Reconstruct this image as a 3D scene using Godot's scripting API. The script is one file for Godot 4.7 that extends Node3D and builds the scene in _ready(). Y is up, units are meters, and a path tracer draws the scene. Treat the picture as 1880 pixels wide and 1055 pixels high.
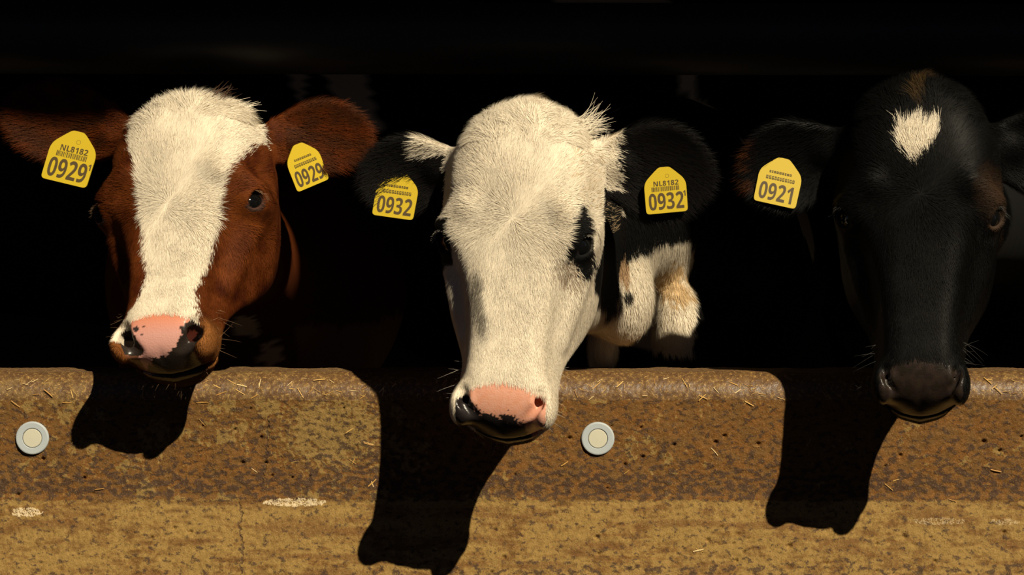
extends Node3D
# Three cattle looking out over a concrete feed barrier into hard, low sunlight; the barn behind them is dark.
# World: y up, metres. The top of the barrier is at y = TOP, its front face at z = 0, the camera stands in the feed alley at z = 3.2.

const TOP := 0.55
const FOCAL := 4320.0
const TILT := deg_to_rad(-0.62)
const EYE := Vector3(0, TOP + 0.15, 3.2)
const SUN_FROM := Vector3(0.555, 0.90, 1.0)      # direction towards the sun
const EAVE_Z := 1.55                             # the edge of the barn roof, whose shade falls on the rail and the ear tops
const EAVE_Y := TOP + 0.405 + 0.90 * EAVE_Z

var used := {}

func numbered(called: String) -> String:
	if not used.has(called):
		used[called] = 0
		return called
	used[called] += 1
	return "%s_%03d" % [called, used[called]]

func at(px: float, py: float, z: float) -> Vector3:
	# the point at depth z that lies in the direction of a pixel of the 1880 x 1055 photograph
	var d := Vector3((px - 940.0) / FOCAL, -(py - 527.5) / FOCAL, -1.0).rotated(Vector3.RIGHT, TILT)
	return EYE + d * ((z - EYE.z) / d.z)

func tag(o: Node, label: String, category: String, group := "", kind := "") -> Node:
	o.set_meta("label", label)
	o.set_meta("category", category)
	if group:
		o.set_meta("group", group)
	if kind:
		o.set_meta("kind", kind)
	return o

func part(called: String, m: Mesh, parent: Node, mat: Material = null) -> MeshInstance3D:
	var o := MeshInstance3D.new()
	o.name = called
	o.mesh = m
	if mat:
		o.material_override = mat
	parent.add_child(o, true)
	return o

func thing(called: String, where := Vector3.ZERO) -> Node3D:
	var o := Node3D.new()
	o.name = numbered(called)
	o.position = where
	add_child(o)
	return o

func single(called: String, m: Mesh, mat: Material, where := Vector3.ZERO) -> MeshInstance3D:
	var o := MeshInstance3D.new()
	o.name = numbered(called)
	o.mesh = m
	if mat:
		o.material_override = mat
	o.position = where
	add_child(o)
	return o

func plain(c: Color, rough := 0.8, spec := 0.5) -> StandardMaterial3D:
	var m := StandardMaterial3D.new()
	m.albedo_color = c.linear_to_srgb()
	m.roughness = rough
	m.metallic_specular = spec
	return m

func painted(rough := 0.8, spec := 0.5) -> StandardMaterial3D:
	var m := StandardMaterial3D.new()
	m.vertex_color_use_as_albedo = true
	m.roughness = rough
	m.metallic_specular = spec
	return m

static func array_mesh(v: PackedVector3Array, n: PackedVector3Array, c: PackedColorArray, idx: PackedInt32Array, uv := PackedVector2Array(), onto: ArrayMesh = null) -> ArrayMesh:
	var a := []
	a.resize(Mesh.ARRAY_MAX)
	a[Mesh.ARRAY_VERTEX] = v
	a[Mesh.ARRAY_NORMAL] = n
	if c.size():
		a[Mesh.ARRAY_COLOR] = c
	if uv.size():
		a[Mesh.ARRAY_TEX_UV] = uv
	a[Mesh.ARRAY_INDEX] = idx
	var m := onto if onto else ArrayMesh.new()
	m.add_surface_from_arrays(Mesh.PRIMITIVE_TRIANGLES, a)
	return m

# ------------------------------------------------------------------ shapes of cattle

class Shape extends RefCounted:
	# rows of the head along the face: y, half width, half width of the flat front, front z, back z, depth of the widest place, half width at the jaw
	const ROWS := [
		[-0.300, -0.04, -0.04, -0.070, -0.090, 0.02, -0.04],
		[-0.272, -0.004, -0.010, -0.056, -0.105, 0.03, 0.002],
		[-0.264, 0.027, 0.014, -0.040, -0.105, 0.035, 0.016],
		[-0.256, 0.040, 0.026, -0.026, -0.104, 0.040, 0.022],
		[-0.245, 0.056, 0.038, -0.013, -0.103, 0.045, 0.026],
		[-0.230, 0.0625, 0.044, -0.004, -0.103, 0.045, 0.030],
		[-0.210, 0.0645, 0.047, 0.002, -0.104, 0.050, 0.032],
		[-0.188, 0.0645, 0.047, 0.003, -0.108, 0.060, 0.034],
		[-0.165, 0.066, 0.046, 0.001, -0.118, 0.075, 0.036],
		[-0.140, 0.070, 0.046, -0.001, -0.136, 0.090, 0.038],
		[-0.110, 0.076, 0.047, -0.003, -0.160, 0.105, 0.044],
		[-0.080, 0.085, 0.050, -0.004, -0.182, 0.115, 0.052],
		[-0.050, 0.092, 0.055, -0.004, -0.195, 0.112, 0.058],
		[-0.020, 0.098, 0.062, -0.003, -0.200, 0.100, 0.064],
		[0.010, 0.102, 0.070, 0.000, -0.200, 0.088, 0.070],
		[0.040, 0.105, 0.078, 0.003, -0.196, 0.080, 0.074],
		[0.075, 0.106, 0.081, 0.005, -0.186, 0.074, 0.076],
		[0.110, 0.100, 0.075, 0.002, -0.172, 0.070, 0.074],
		[0.146, 0.088, 0.063, -0.006, -0.158, 0.065, 0.066],
		[0.177, 0.069, 0.045, -0.020, -0.145, 0.055, 0.054],
		[0.198, 0.047, 0.024, -0.036, -0.132, 0.045, 0.038],
		[0.212, 0.016, 0.002, -0.055, -0.115, 0.030, 0.014],
		[0.235, -0.05, -0.05, -0.080, -0.100, 0.02, -0.05],
	]
	var tab: Array[PackedFloat32Array] = []
	var has_head := true
	var to_head: Transform3D
	var from_head: Transform3D
	var shrink := 1.0
	var snout := 1.0
	var nostril := 1.0
	var active: Array = []
	var neck := 1                  # how many of the bones belong to the neck
	var origin: Vector3
	var ears: Array = []           # [root, along, across, facing, length, width]
	var bones: Array = []          # [a, b, ra, rb, blend] in the world
	var lumps: Array = []          # [centre, radii, blend] in the world
	var gaze := Vector3(0.74, 0.04, 0.66)
	var eye_at := Vector3(0.0785, 0.002, -0.0400)
	var lid := Vector3(0.3, 1.0, 0.0)

	func _init() -> void:
		for k in 6:
			var a := PackedFloat32Array()
			a.resize(545)
			for i in 545:
				var y := -0.300 + 0.001 * i
				var r := 0
				while r < ROWS.size() - 2 and y > float(ROWS[r + 1][0]):
					r += 1
				var y0: float = ROWS[r][0]
				var y1: float = ROWS[r + 1][0]
				var p0: float = ROWS[maxi(r - 1, 0)][k + 1]
				var p1: float = ROWS[r][k + 1]
				var p2: float = ROWS[r + 1][k + 1]
				var p3: float = ROWS[mini(r + 2, ROWS.size() - 1)][k + 1]
				var ya: float = ROWS[maxi(r - 1, 0)][0]
				var yb: float = ROWS[mini(r + 2, ROWS.size() - 1)][0]
				var u := clampf((y - y0) / (y1 - y0), 0.0, 1.0)
				var m1 := (p2 - p0) / maxf(y1 - ya, 1e-4) * (y1 - y0)
				var m2 := (p3 - p1) / maxf(yb - y0, 1e-4) * (y1 - y0)
				a[i] = (2 * u * u * u - 3 * u * u + 1) * p1 + (u * u * u - 2 * u * u + u) * m1 + (-2 * u * u * u + 3 * u * u) * p2 + (u * u * u - u * u) * m2
			tab.append(a)

	func pose(o: Vector3, yaw: float, pitch: float, roll: float, s: Vector3) -> void:
		origin = o
		var b := Basis(Vector3.UP, deg_to_rad(-yaw)) * Basis(Vector3.RIGHT, deg_to_rad(-pitch)) * Basis(Vector3.BACK, deg_to_rad(roll)) * Basis.from_scale(s)
		from_head = Transform3D(b, o)
		to_head = from_head.affine_inverse()
		shrink = minf(s.x, minf(s.y, s.z))

	func ear(root: Vector3, along: Vector3, facing: Vector3, length: float, width: float) -> void:
		var a := along.normalized()
		var c := (facing - a * facing.dot(a)).normalized()
		ears.append([root, a, a.cross(c), c, length, width])

	static func smin(a: float, b: float, k: float) -> float:
		var h := maxf(k - absf(a - b), 0.0) / k
		return minf(a, b) - h * h * k * 0.25

	static func smax(a: float, b: float, k: float) -> float:
		var h := maxf(k - absf(a - b), 0.0) / k
		return maxf(a, b) + h * h * k * 0.25

	static func lump(p: Vector3, c: Vector3, r: Vector3) -> float:
		return (((p - c) / r).length() - 1.0) * minf(r.x, minf(r.y, r.z))

	static func bone(p: Vector3, a: Vector3, b: Vector3, ra: float, rb: float) -> float:
		var ab := b - a
		var h := clampf((p - a).dot(ab) / ab.length_squared(), 0.0, 1.0)
		return (p - a - ab * h).length() - ra - (rb - ra) * h

	func head(p: Vector3) -> float:
		if snout != 1.0:
			p.x /= lerpf(snout, 1.0, smoothstep(-0.19, -0.10, p.y))
		var ax := absf(p.x)
		var ti := clampf((p.y + 0.300) * 1000.0, 0.0, 543.0)
		var i := int(ti)
		var f := ti - i
		var w := lerpf(tab[0][i], tab[0][i + 1], f)
		var wf := lerpf(tab[1][i], tab[1][i + 1], f)
		var zf := lerpf(tab[2][i], tab[2][i + 1], f)
		var zb := lerpf(tab[3][i], tab[3][i + 1], f)
		var dm := lerpf(tab[4][i], tab[4][i + 1], f)
		var t := zf - p.z
		var h := 0.0
		if t < dm:
			var u := clampf(t / dm, 0.0, 1.0)
			h = wf + (w - wf) * u * (1.35 - 0.35 * u)
		else:
			var u := minf((t - dm) / maxf(zf - zb - dm, 0.005), 1.0)
			h = w + (lerpf(tab[5][i], tab[5][i + 1], f) - w) * u * u
		var d := smax((ax - h) * 0.85, p.z - zf + 1.3 * ax * ax, lerpf(0.020, 0.036, smoothstep(-0.08, 0.04, p.y)))
		d = smax(d, zb - p.z, 0.05)
		var q := Vector3(ax, p.y, p.z)
		if p.y > -0.10:
			d = smin(d, lump(q, eye_at + Vector3(-0.0025, 0.012, -0.010), Vector3(0.028, 0.036, 0.040)), 0.026)
			d = smin(d, bone(q, Vector3(0.058, 0.046, -0.010), eye_at + Vector3(0.0095, 0.026, 0.006), 0.010, 0.010), 0.022)
			d = smax(d, -lump(q, Vector3(0.116, 0.072, -0.034), Vector3(0.018, 0.026, 0.022)), 0.03)
			# eyelids round the eyeball, then the opening between them
			var e := q - eye_at
			if e.length_squared() < 0.0025:
				d = smin(d, e.length() - 0.0225, 0.010)
				var g := gaze.normalized()
				var up := (lid - g * lid.dot(g)).normalized()
				var side := up.cross(g)
				var o := e - g * 0.0205
				var inside := Vector3(o.dot(side) / 0.0098, o.dot(up) / 0.0145, o.dot(g) / 0.012)
				d = smax(d, -(inside.length() - 1.0) * 0.011, 0.004)
			d = smax(d, -bone(q, Vector3(0.080, -0.020, -0.016), Vector3(0.062, -0.042, -0.006), 0.0028, 0.0012), 0.009)
		if p.y < 0.04 and p.y > -0.20:
			d = smin(d, lump(q, Vector3(0.066, -0.040, -0.120), Vector3(0.026, 0.070, 0.055)), 0.03)
			d = smin(d, bone(q, Vector3(0.083, -0.030, -0.062), Vector3(0.056, -0.125, -0.062), 0.006, 0.006), 0.024)
			d = smax(d, -lump(q, Vector3(0.086, -0.052, -0.014), Vector3(0.012, 0.026, 0.016)), 0.022)
			d = smax(d, -lump(q, Vector3(0.074, -0.125, -0.018), Vector3(0.013, 0.045, 0.020)), 0.022)
		if p.y < -0.16:
			d = smin(d, lump(q, Vector3(0.053, -0.228, -0.022), Vector3(0.016, 0.026, 0.024)), 0.016)
			d = smin(d, lump(q, Vector3(0.0, -0.236, -0.080), Vector3(0.042, 0.034, 0.032)), 0.018)
			# nostrils: a slanted comma, wide above and running in and down
			var n1 := bone(q, Vector3(0.0510, -0.2070, -0.001), Vector3(0.0475, -0.2260, -0.004), 0.0052, 0.0046)
			var n2 := bone(q, Vector3(0.0475, -0.2260, -0.004), Vector3(0.0310, -0.2460, -0.008), 0.0046, 0.0030)
			var n3 := bone(q, Vector3(0.0465, -0.2180, -0.012), Vector3(0.0400, -0.2220, -0.036), 0.0045, 0.0090)
			d = smax(d, -(minf(minf(n1, n2), n3) - (nostril - 1.0) * 0.008), 0.006)
			# the lips part along a line that runs up and back
			var zm := -0.058 - (p.y + 0.255) * 0.35
			var slit := maxf(absf(p.z - zm) - 0.0022, p.y + 0.205)
			d = smax(d, -slit, 0.007)
			d = smax(d, -bone(q, Vector3(0, -0.238, 0.006), Vector3(0, -0.262, -0.026), 0.002, 0.003), 0.008)
		return d

	func ear_at(e: Array, p: Vector3) -> Vector3:
		var o: Vector3 = p - e[0]
		return Vector3(o.dot(e[1]), o.dot(e[2]), o.dot(e[3]))

	func ear_d(e: Array, p: Vector3) -> float:
		var o := ear_at(e, p)
		var L: float = e[4]
		var s := o.x / L
		if s < -0.35 or s > 1.3:
			return 0.05
		var u := clampf(s, 0.0, 1.0)
		var wv: float = e[5] * (0.26 + 2.35 * u - 1.35 * u * u - 1.22 * u * u * u * u)
		var bend: float = 3.6 * o.y * o.y * clampf(u * 2.5, 0.0, 1.0) - 0.012 * sin(u * 3.14) + 0.02 * u * u
		var sheet := absf(o.z - bend) - (0.0085 - 0.0045 * u)
		var d := smax(sheet, absf(o.y) - wv, 0.008)
		d = smax(d, o.x - L, 0.02)
		d = maxf(d, -o.x - 0.03)
		var stalk := bone(o, Vector3(-0.04, 0, -0.01), Vector3(0.035, 0, -0.008), 0.026, 0.014)
		return smin(d, stalk, 0.022)

	func at_world(p: Vector3) -> float:
		var d := 1.0
		for b in active:
			d = smin(d, bone(p, b[0], b[1], b[2], b[3]), b[4])
		for l in lumps:
			d = smin(d, lump(p, l[0], l[1]), l[2])
		if has_head and p.distance_squared_to(origin) < 0.16:
			var q := to_head * p
			var hd := head(q)
			if absf(q.x) > 0.05 and q.y > -0.06:
				var e: Array = ears[1 if q.x > 0 else 0]
				hd = smin(hd, ear_d(e, q), 0.016)
			d = smin(d, hd * shrink, 0.035)
		return d

class Net extends RefCounted:
	# surface nets over the cells that the surface of a Shape crosses, found by spreading from a seed
	var shape: Shape
	var cell := 0.002
	var lo: Vector3
	var hi: Vector3
	var skip_lo := Vector3.ZERO
	var skip_hi := Vector3.ZERO
	var v := PackedVector3Array()
	var n := PackedVector3Array()
	var idx := PackedInt32Array()
	var corner := {}
	var cells := {}

	func value(i: int, j: int, k: int) -> float:
		var key := (i * 4096 + j) * 4096 + k
		var got: Variant = corner.get(key)
		if got != null:
			return got
		var d := shape.at_world(lo + Vector3(i, j, k) * cell)
		corner[key] = d
		return d

	func run(from: Array) -> void:
		var top := Vector3i((hi - lo) / cell)
		var stack := PackedInt64Array()
		for s in from:
			# walk from an inner point along a direction to the surface
			var p: Vector3 = s[0]
			var dir: Vector3 = s[1].normalized() * cell * 0.5
			for step in 2000:
				if shape.at_world(p + dir) > 0.0:
					break
				p += dir
			var c := Vector3i(((p - lo) / cell).floor())
			for di in range(-1, 2):
				for dj in range(-1, 2):
					for dk in range(-1, 2):
						stack.append(((c.x + di) * 4096 + c.y + dj) * 4096 + c.z + dk)
		var x := PackedFloat32Array()
		x.resize(8)
		var skips := skip_hi != skip_lo
		while stack.size():
			var key := stack[stack.size() - 1]
			stack.resize(stack.size() - 1)
			if cells.has(key):
				continue
			var k := key % 4096
			var j := (key / 4096) % 4096
			var i := key / 16777216
			if i < 1 or j < 1 or k < 1 or i >= top.x - 1 or j >= top.y - 1 or k >= top.z - 1:
				continue
			if skips:
				var c := lo + Vector3(i + 0.5, j + 0.5, k + 0.5) * cell
				if c.x > skip_lo.x and c.y > skip_lo.y and c.z > skip_lo.z and c.x < skip_hi.x and c.y < skip_hi.y and c.z < skip_hi.z:
					continue
			var under := 0
			for a in 8:
				x[a] = value(i + (a & 1), j + ((a >> 1) & 1), k + (a >> 2))
				if x[a] < 0.0:
					under += 1
			if under == 0 or under == 8:
				continue
			var sum := Vector3.ZERO
			var count := 0
			for a in 8:
				for axis in 3:
					var bit := 1 << axis
					if a & bit:
						continue
					var xa := x[a]
					var xb := x[a | bit]
					if (xa < 0.0) != (xb < 0.0):
						var o := Vector3(a & 1, (a >> 1) & 1, a >> 2)
						o[axis] += xa / (xa - xb)
						sum += o
						count += 1
			cells[key] = v.size()
			v.append(lo + (Vector3(i, j, k) + sum / count) * cell)
			stack.append(key + 1)
			stack.append(key - 1)
			stack.append(key + 4096)
			stack.append(key - 4096)
			stack.append(key + 16777216)
			stack.append(key - 16777216)
		var step3 := [16777216, 4096, 1]
		for key in cells:
			var k: int = key % 4096
			var j: int = (key / 4096) % 4096
			var i: int = key / 16777216
			var d0: float = corner[key]
			for axis in 3:
				var d1 := value(i + int(axis == 0), j + int(axis == 1), k + int(axis == 2))
				if (d0 < 0.0) == (d1 < 0.0):
					continue
				var s1: int = step3[(axis + 1) % 3]
				var s2: int = step3[(axis + 2) % 3]
				if not (cells.has(key - s1) and cells.has(key - s2) and cells.has(key - s1 - s2)):
					continue
				var a: int = cells[key]
				var b: int = cells[key - s1]
				var c: int = cells[key - s1 - s2]
				var e: int = cells[key - s2]
				if d0 < 0.0:
					idx.append_array(PackedInt32Array([a, c, b, a, e, c]))
				else:
					idx.append_array(PackedInt32Array([a, b, c, a, c, e]))
		corner.clear()
		cells.clear()
		smooth(0.5)
		normals()

	func smooth(share: float) -> void:
		var s := PackedVector3Array()
		var c := PackedInt32Array()
		s.resize(v.size())
		c.resize(v.size())
		for t in range(0, idx.size(), 3):
			for e in 3:
				var a := idx[t + e]
				var b := idx[t + (e + 1) % 3]
				s[a] += v[b]
				c[a] += 1
		for i in v.size():
			if c[i]:
				v[i] = v[i].lerp(s[i] / c[i], share)

	func normals() -> void:
		n.resize(v.size())
		for t in range(0, idx.size(), 3):
			var a := idx[t]
			var b := idx[t + 1]
			var c := idx[t + 2]
			var m := (v[c] - v[a]).cross(v[b] - v[a])
			n[a] += m
			n[b] += m
			n[c] += m
		for i in n.size():
			n[i] = n[i].normalized()

class Coat extends RefCounted:
	# colours and hair of one animal; p is in the axes of its head, w in the world
	var kind := 0
	var shape: Shape
	var blot := FastNoiseLite.new()
	var fine := FastNoiseLite.new()
	var cells := FastNoiseLite.new()
	var rng := RandomNumberGenerator.new()
	const WHITE := Color(0.82, 0.73, 0.58)
	const BROWN := Color(0.105, 0.0210, 0.0035)
	const BLACK := Color(0.0060, 0.0055, 0.0048)
	const BLAZE_Y := [-0.240, -0.208, -0.193, -0.175, -0.154, -0.118, -0.082, -0.040, 0.005, 0.060, 0.095, 0.118, 0.155, 0.187, 0.23]
	const BLAZE_L := [-0.066, -0.060, -0.050, -0.036, -0.025, -0.022, -0.026, -0.031, -0.035, -0.044, -0.055, -0.060, -0.052, -0.044, -0.040]
	const BLAZE_R := [0.047, 0.048, 0.047, 0.045, 0.042, 0.047, 0.054, 0.060, 0.063, 0.079, 0.092, 0.098, 0.092, 0.068, 0.060]
	var star := PackedVector2Array([Vector2(-0.030, 0.136), Vector2(-0.021, 0.126), Vector2(-0.004, 0.134), Vector2(0.010, 0.128), Vector2(0.024, 0.135), Vector2(0.022, 0.112), Vector2(0.016, 0.096), Vector2(0.004, 0.082), Vector2(-0.006, 0.069), Vector2(-0.023, 0.088), Vector2(-0.031, 0.108)])
	var patch := PackedVector2Array([Vector2(0.081, 0.056), Vector2(0.088, 0.058), Vector2(0.090, 0.040), Vector2(0.098, 0.030), Vector2(0.1005, 0.008), Vector2(0.100, -0.018), Vector2(0.093, -0.040), Vector2(0.083, -0.036), Vector2(0.080, -0.024), Vector2(0.066, -0.020), Vector2(0.072, -0.006), Vector2(0.074, 0.020)])

	func _init() -> void:
		blot.seed = 7
		blot.noise_type = FastNoiseLite.TYPE_SIMPLEX_SMOOTH
		blot.frequency = 30.0
		blot.fractal_octaves = 3
		fine.seed = 11
		fine.noise_type = FastNoiseLite.TYPE_SIMPLEX
		fine.frequency = 160.0
		fine.fractal_octaves = 2
		cells.seed = 5
		cells.noise_type = FastNoiseLite.TYPE_CELLULAR
		cells.cellular_return_type = FastNoiseLite.RETURN_DISTANCE
		cells.frequency = 210.0
		rng.seed = 3

	static func row(ys: Array, xs: Array, y: float) -> float:
		if y <= float(ys[0]):
			return xs[0]
		for i in range(1, ys.size()):
			if y < float(ys[i]):
				return lerpf(xs[i - 1], xs[i], (y - float(ys[i - 1])) / (float(ys[i]) - float(ys[i - 1])))
		return xs[xs.size() - 1]

	func nose(p: Vector3) -> bool:
		# the bare leather of the muzzle
		if p.y > -0.186 or p.z < -0.068:
			return false
		var ax := absf(p.x)
		var line := -0.197 - 6.0 * ax * ax + 0.003 * fine.get_noise_2d(p.x, p.y)
		if kind == 0:
			line += 0.006
			if ax > 0.053 - clampf(-0.226 - p.y, 0.0, 0.03) * 0.42:
				return false
		return p.y < line and ax < 0.058 * shape.snout - maxf(0.0, -0.022 - p.z) * 0.4 and (p.z > -0.050 or p.y < -0.235)

	func leather(p: Vector3) -> Color:
		var ax := absf(p.x)
		var spot := cells.get_noise_3d(p.x, p.y, p.z)       # -1 in the middle of a cell
		var pinkish := Color(0.72, 0.34, 0.27)
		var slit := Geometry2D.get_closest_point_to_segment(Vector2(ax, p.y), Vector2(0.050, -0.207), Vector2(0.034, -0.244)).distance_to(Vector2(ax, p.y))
		if kind == 0:
			var c := Color(0.78, 0.40, 0.34).lerp(Color(0.72, 0.27, 0.16), clampf((p.y + 0.222) / 0.024, 0.0, 1.0))
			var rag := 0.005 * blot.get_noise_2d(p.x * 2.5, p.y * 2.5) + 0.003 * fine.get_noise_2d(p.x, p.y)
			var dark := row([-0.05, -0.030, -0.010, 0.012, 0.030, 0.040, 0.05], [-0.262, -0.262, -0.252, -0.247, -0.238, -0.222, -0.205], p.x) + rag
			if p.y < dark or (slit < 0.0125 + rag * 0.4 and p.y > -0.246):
				return Color(0.030, 0.022, 0.018)  # dark muzzle skin; round the nostril it also paints in the hollow's shade
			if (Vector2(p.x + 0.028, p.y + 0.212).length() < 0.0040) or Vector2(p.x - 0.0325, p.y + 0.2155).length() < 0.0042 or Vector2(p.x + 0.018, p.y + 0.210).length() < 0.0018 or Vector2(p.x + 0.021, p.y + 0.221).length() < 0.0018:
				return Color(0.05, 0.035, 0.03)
			if ax > 0.030 and p.y < -0.240:
				return Color(0.20, 0.085, 0.045)
			return c
		if kind == 1:
			var c := Color(0.80, 0.43, 0.32).lerp(Color(0.76, 0.33, 0.20), 0.5 + 0.5 * blot.get_noise_2d(p.x * 3.0, p.y * 3.0))
			var edge := row([-0.06, -0.050, -0.035, -0.011, 0.014, 0.026, 0.034], [-0.204, -0.214, -0.238, -0.247, -0.251, -0.262, -0.272], p.x) + 0.003 * fine.get_noise_2d(p.x, p.y)
			var low := clampf((edge + 0.022 + (0.006 if p.x > 0.0 and p.x < 0.03 else 0.0) - p.y) / 0.022, 0.0, 1.0)
			if p.y < edge or spot < -1.0 + low * 0.74:
				return Color(0.020, 0.017, 0.016)
			return c
		return Color(0.016, 0.012, 0.010).lerp(Color(0.030, 0.020, 0.015), clampf(0.5 + blot.get_noise_2d(p.x * 2.0, p.y * 2.0), 0.0, 1.0))

	func colour(p: Vector3, w: Vector3) -> Color:
		var ax := absf(p.x)
		var e := p - Vector3(signf(p.x) * shape.eye_at.x, shape.eye_at.y, shape.eye_at.z)
		var rim := e.length() < 0.0245 and e.dot(Vector3(signf(p.x) * 0.8, 0.05, 0.6)) > 0.013
		var wob := 0.004 * fine.get_noise_2d(p.x, p.y) + 0.003 * blot.get_noise_2d(p.x, p.y)
		var tone := 1.0 + 0.10 * blot.get_noise_3d(p.x * 2.0, p.y * 2.0, p.z * 2.0)
		if kind == 0:
			if p.z < -0.21:
				return BROWN * tone
			var inside := minf(p.x - row(BLAZE_Y, BLAZE_L, p.y), row(BLAZE_Y, BLAZE_R, p.y) - p.x) + wob
			if p.z > -0.075 - maxf(0.0, p.y - 0.1) * 1.0 and inside > 0.0 and p.y > -0.225:
				return WHITE * tone
			if ax > 0.115 and p.y > 0.03:
				# ears: red hair with darker tufts
				return BROWN.lerp(Color(0.045, 0.014, 0.004), clampf(0.5 + 1.2 * blot.get_noise_2d(p.x, p.y), 0.0, 0.8)) * tone
			if rim:
				return Color(0.06, 0.03, 0.022)
			var c := Color(0.060, 0.0105, 0.0018).lerp(Color(0.170, 0.042, 0.0065), clampf(0.45 + 0.9 * blot.get_noise_3d(p.x * 0.7, p.y * 0.7, p.z * 0.7) + 0.25 * fine.get_noise_2d(p.x, p.y) + 0.35 * exp(-e.length_squared() / 0.0016), 0.0, 1.0))
			if p.y < -0.185:
				c = c.lerp(Color(0.34, 0.135, 0.035), clampf((-0.185 - p.y) / 0.03, 0.0, 1.0) * (0.8 if p.x > 0 else 0.4))
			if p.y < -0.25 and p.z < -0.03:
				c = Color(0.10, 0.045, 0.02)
			return c
		if kind == 1:
			if ax > 0.104 and p.y > 0.05:
				var pale := ax + wob * 2.0 < 0.122 and p.y > 0.095
				if p.x < 0.0:
					pale = ax + wob < 0.108 or (p.y > 0.134 + wob and ax < 0.150)
				return WHITE * tone if pale else BLACK * 1.3
			if rim:
				return BLACK
			if p.x > 0.05 and p.z > -0.12 and Geometry2D.is_point_in_polygon(Vector2(p.x + wob, p.y + wob), patch):
				return BLACK * 1.2
			if p.x < -0.08 and p.y < 0.03 and p.y > -0.03 and p.z > -0.09:
				return BLACK
			# brown stain under the eye
			var under := Vector2(p.x - 0.074, (p.y + 0.036) * 0.8)
			if under.length() < 0.016 + wob * 2.0 and fine.get_noise_2d(p.x * 3.0, p.y * 3.0) > -0.1:
				return (WHITE * tone).lerp(Color(0.16, 0.08, 0.03), 0.75)
			# grey streak on the bridge of the nose
			var sx := p.x + 0.043 - (-0.045 - p.y) * 0.16
			if p.y < -0.035 and p.y > -0.150:
				var grey := clampf(1.0 - absf(sx) / 0.0115, 0.0, 1.0) * clampf((-0.035 - p.y) / 0.03, 0.0, 1.0) * clampf((p.y + 0.150) / 0.05, 0.0, 1.0)
				grey *= 1.25 + 1.2 * fine.get_noise_2d(p.x * 3.0, p.y * 0.8)
				if grey > 0.0:
					return (WHITE * tone).lerp(Color(0.10, 0.085, 0.065), minf(grey * 1.3, 0.85))
			if p.y > 0.05 and Vector2((p.x - 0.094) * 1.6, p.y - 0.10).length() < 0.045 and fine.get_noise_3d(p.x * 1.6, p.y * 1.6, p.z) > 0.36:
				return Color(0.52, 0.38, 0.22)
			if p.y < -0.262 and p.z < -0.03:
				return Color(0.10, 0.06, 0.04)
			if p.y > -0.045 and (p.z < (-0.105 if p.x > 0.0 else -0.135) or (p.x > 0.098 and p.z < -0.085 and p.y < 0.10)):
				return BLACK
			if w.z < 0.03:
				return body_colour(w, tone)
			return WHITE * tone
		if p.z > -0.05 and Geometry2D.is_point_in_polygon(Vector2(p.x + wob, p.y + wob), star):
			return WHITE * tone * 0.95
		if ax > 0.115 and p.y > 0.02:
			var rust := clampf((ax - 0.205) / 0.03, 0.0, 1.0) * clampf(0.3 + 2.0 * blot.get_noise_2d(p.x * 1.5, p.y * 1.5), 0.0, 1.0)
			return BLACK.lerp(Color(0.11, 0.035, 0.012), rust)
		if absf(p.x) < 0.007 + wob and p.y > 0.145:
			return Color(0.042, 0.026, 0.012)
		var lid := clampf(1.25 - Vector2(p.x - 0.092, (p.y - 0.036) * 0.8).length() / 0.028 + wob * 30.0, 0.0, 1.0)
		if rim or (lid > 0.0 and p.x > 0.0):
			return (BLACK * tone).lerp(Color(0.042, 0.025, 0.016), 1.0 if rim else lid)
		return BLACK * tone

	func body_colour(w: Vector3, tone := 1.0) -> Color:
		var wob := 0.012 * blot.get_noise_3d(w.x, w.y, w.z) + 0.006 * fine.get_noise_3d(w.x, w.y, w.z)
		if kind == 0:
			var s := Vector2(w.x + 0.405, w.y - 0.600).length()
			var t := Vector2(w.x + 0.377, w.y - 0.556).length()
			if s < 0.018 + wob or t < 0.018 + wob:
				return WHITE
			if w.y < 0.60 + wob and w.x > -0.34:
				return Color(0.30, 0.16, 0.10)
			return BROWN * tone
		if kind == 1:
			if w.z < -0.45:
				return BLACK if blot.get_noise_3d(w.x * 0.12, w.y * 0.12, w.z * 0.12) > -0.42 else WHITE * tone
			if w.y > 0.706 + wob + 0.25 * (w.x - 0.15):
				return BLACK
			if w.x > 0.268 + wob or (w.x > 0.175 and w.y < 0.566 + wob):
				return BLACK * 1.5
			for s in [Vector3(0.137, 0.640, 0.0065), Vector3(0.159, 0.655, 0.0065), Vector3(0.132, 0.632, 0.0045)]:
				if Vector2(w.x - s.x, (w.y - s.y) * 0.7).length() < s.z + wob * 0.1:
					return Color(0.03, 0.026, 0.022)
			if w.y > 0.680 + wob * 2.0 and w.x < 0.16:
				return Color(0.46, 0.30, 0.17)
			if Vector2(w.x - 0.240, w.y - 0.668).length() < 0.026 + wob * 2.0:
				return Color(0.60, 0.42, 0.22)
			return WHITE * tone
		if kind == 3:
			# two white flashes on the flank of the cow in the dark
			var a := (w.y - 1.052) / 0.07
			if w.y > 1.0 and w.x > -0.388 - 0.0455 * a + wob and w.x < -0.316 - 0.019 * a + wob:
				return WHITE
			if w.y > 1.03 and w.x > -0.490 - 0.032 * a + wob and w.x < -0.482 + wob:
				return WHITE
		if kind == 4:
			var a := (w.y - 1.083) / 0.105
			if w.y > 1.05 and w.y < 1.24 and w.x > 0.484 - 0.052 * a + 0.012 * a * a + wob * 0.5 and w.x < 0.505 - 0.015 * a * a + wob * 0.5:
				return WHITE
			if w.y > 1.37 and w.x > 0.115 and w.x < 0.433:
				return WHITE
		return BLACK

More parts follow.
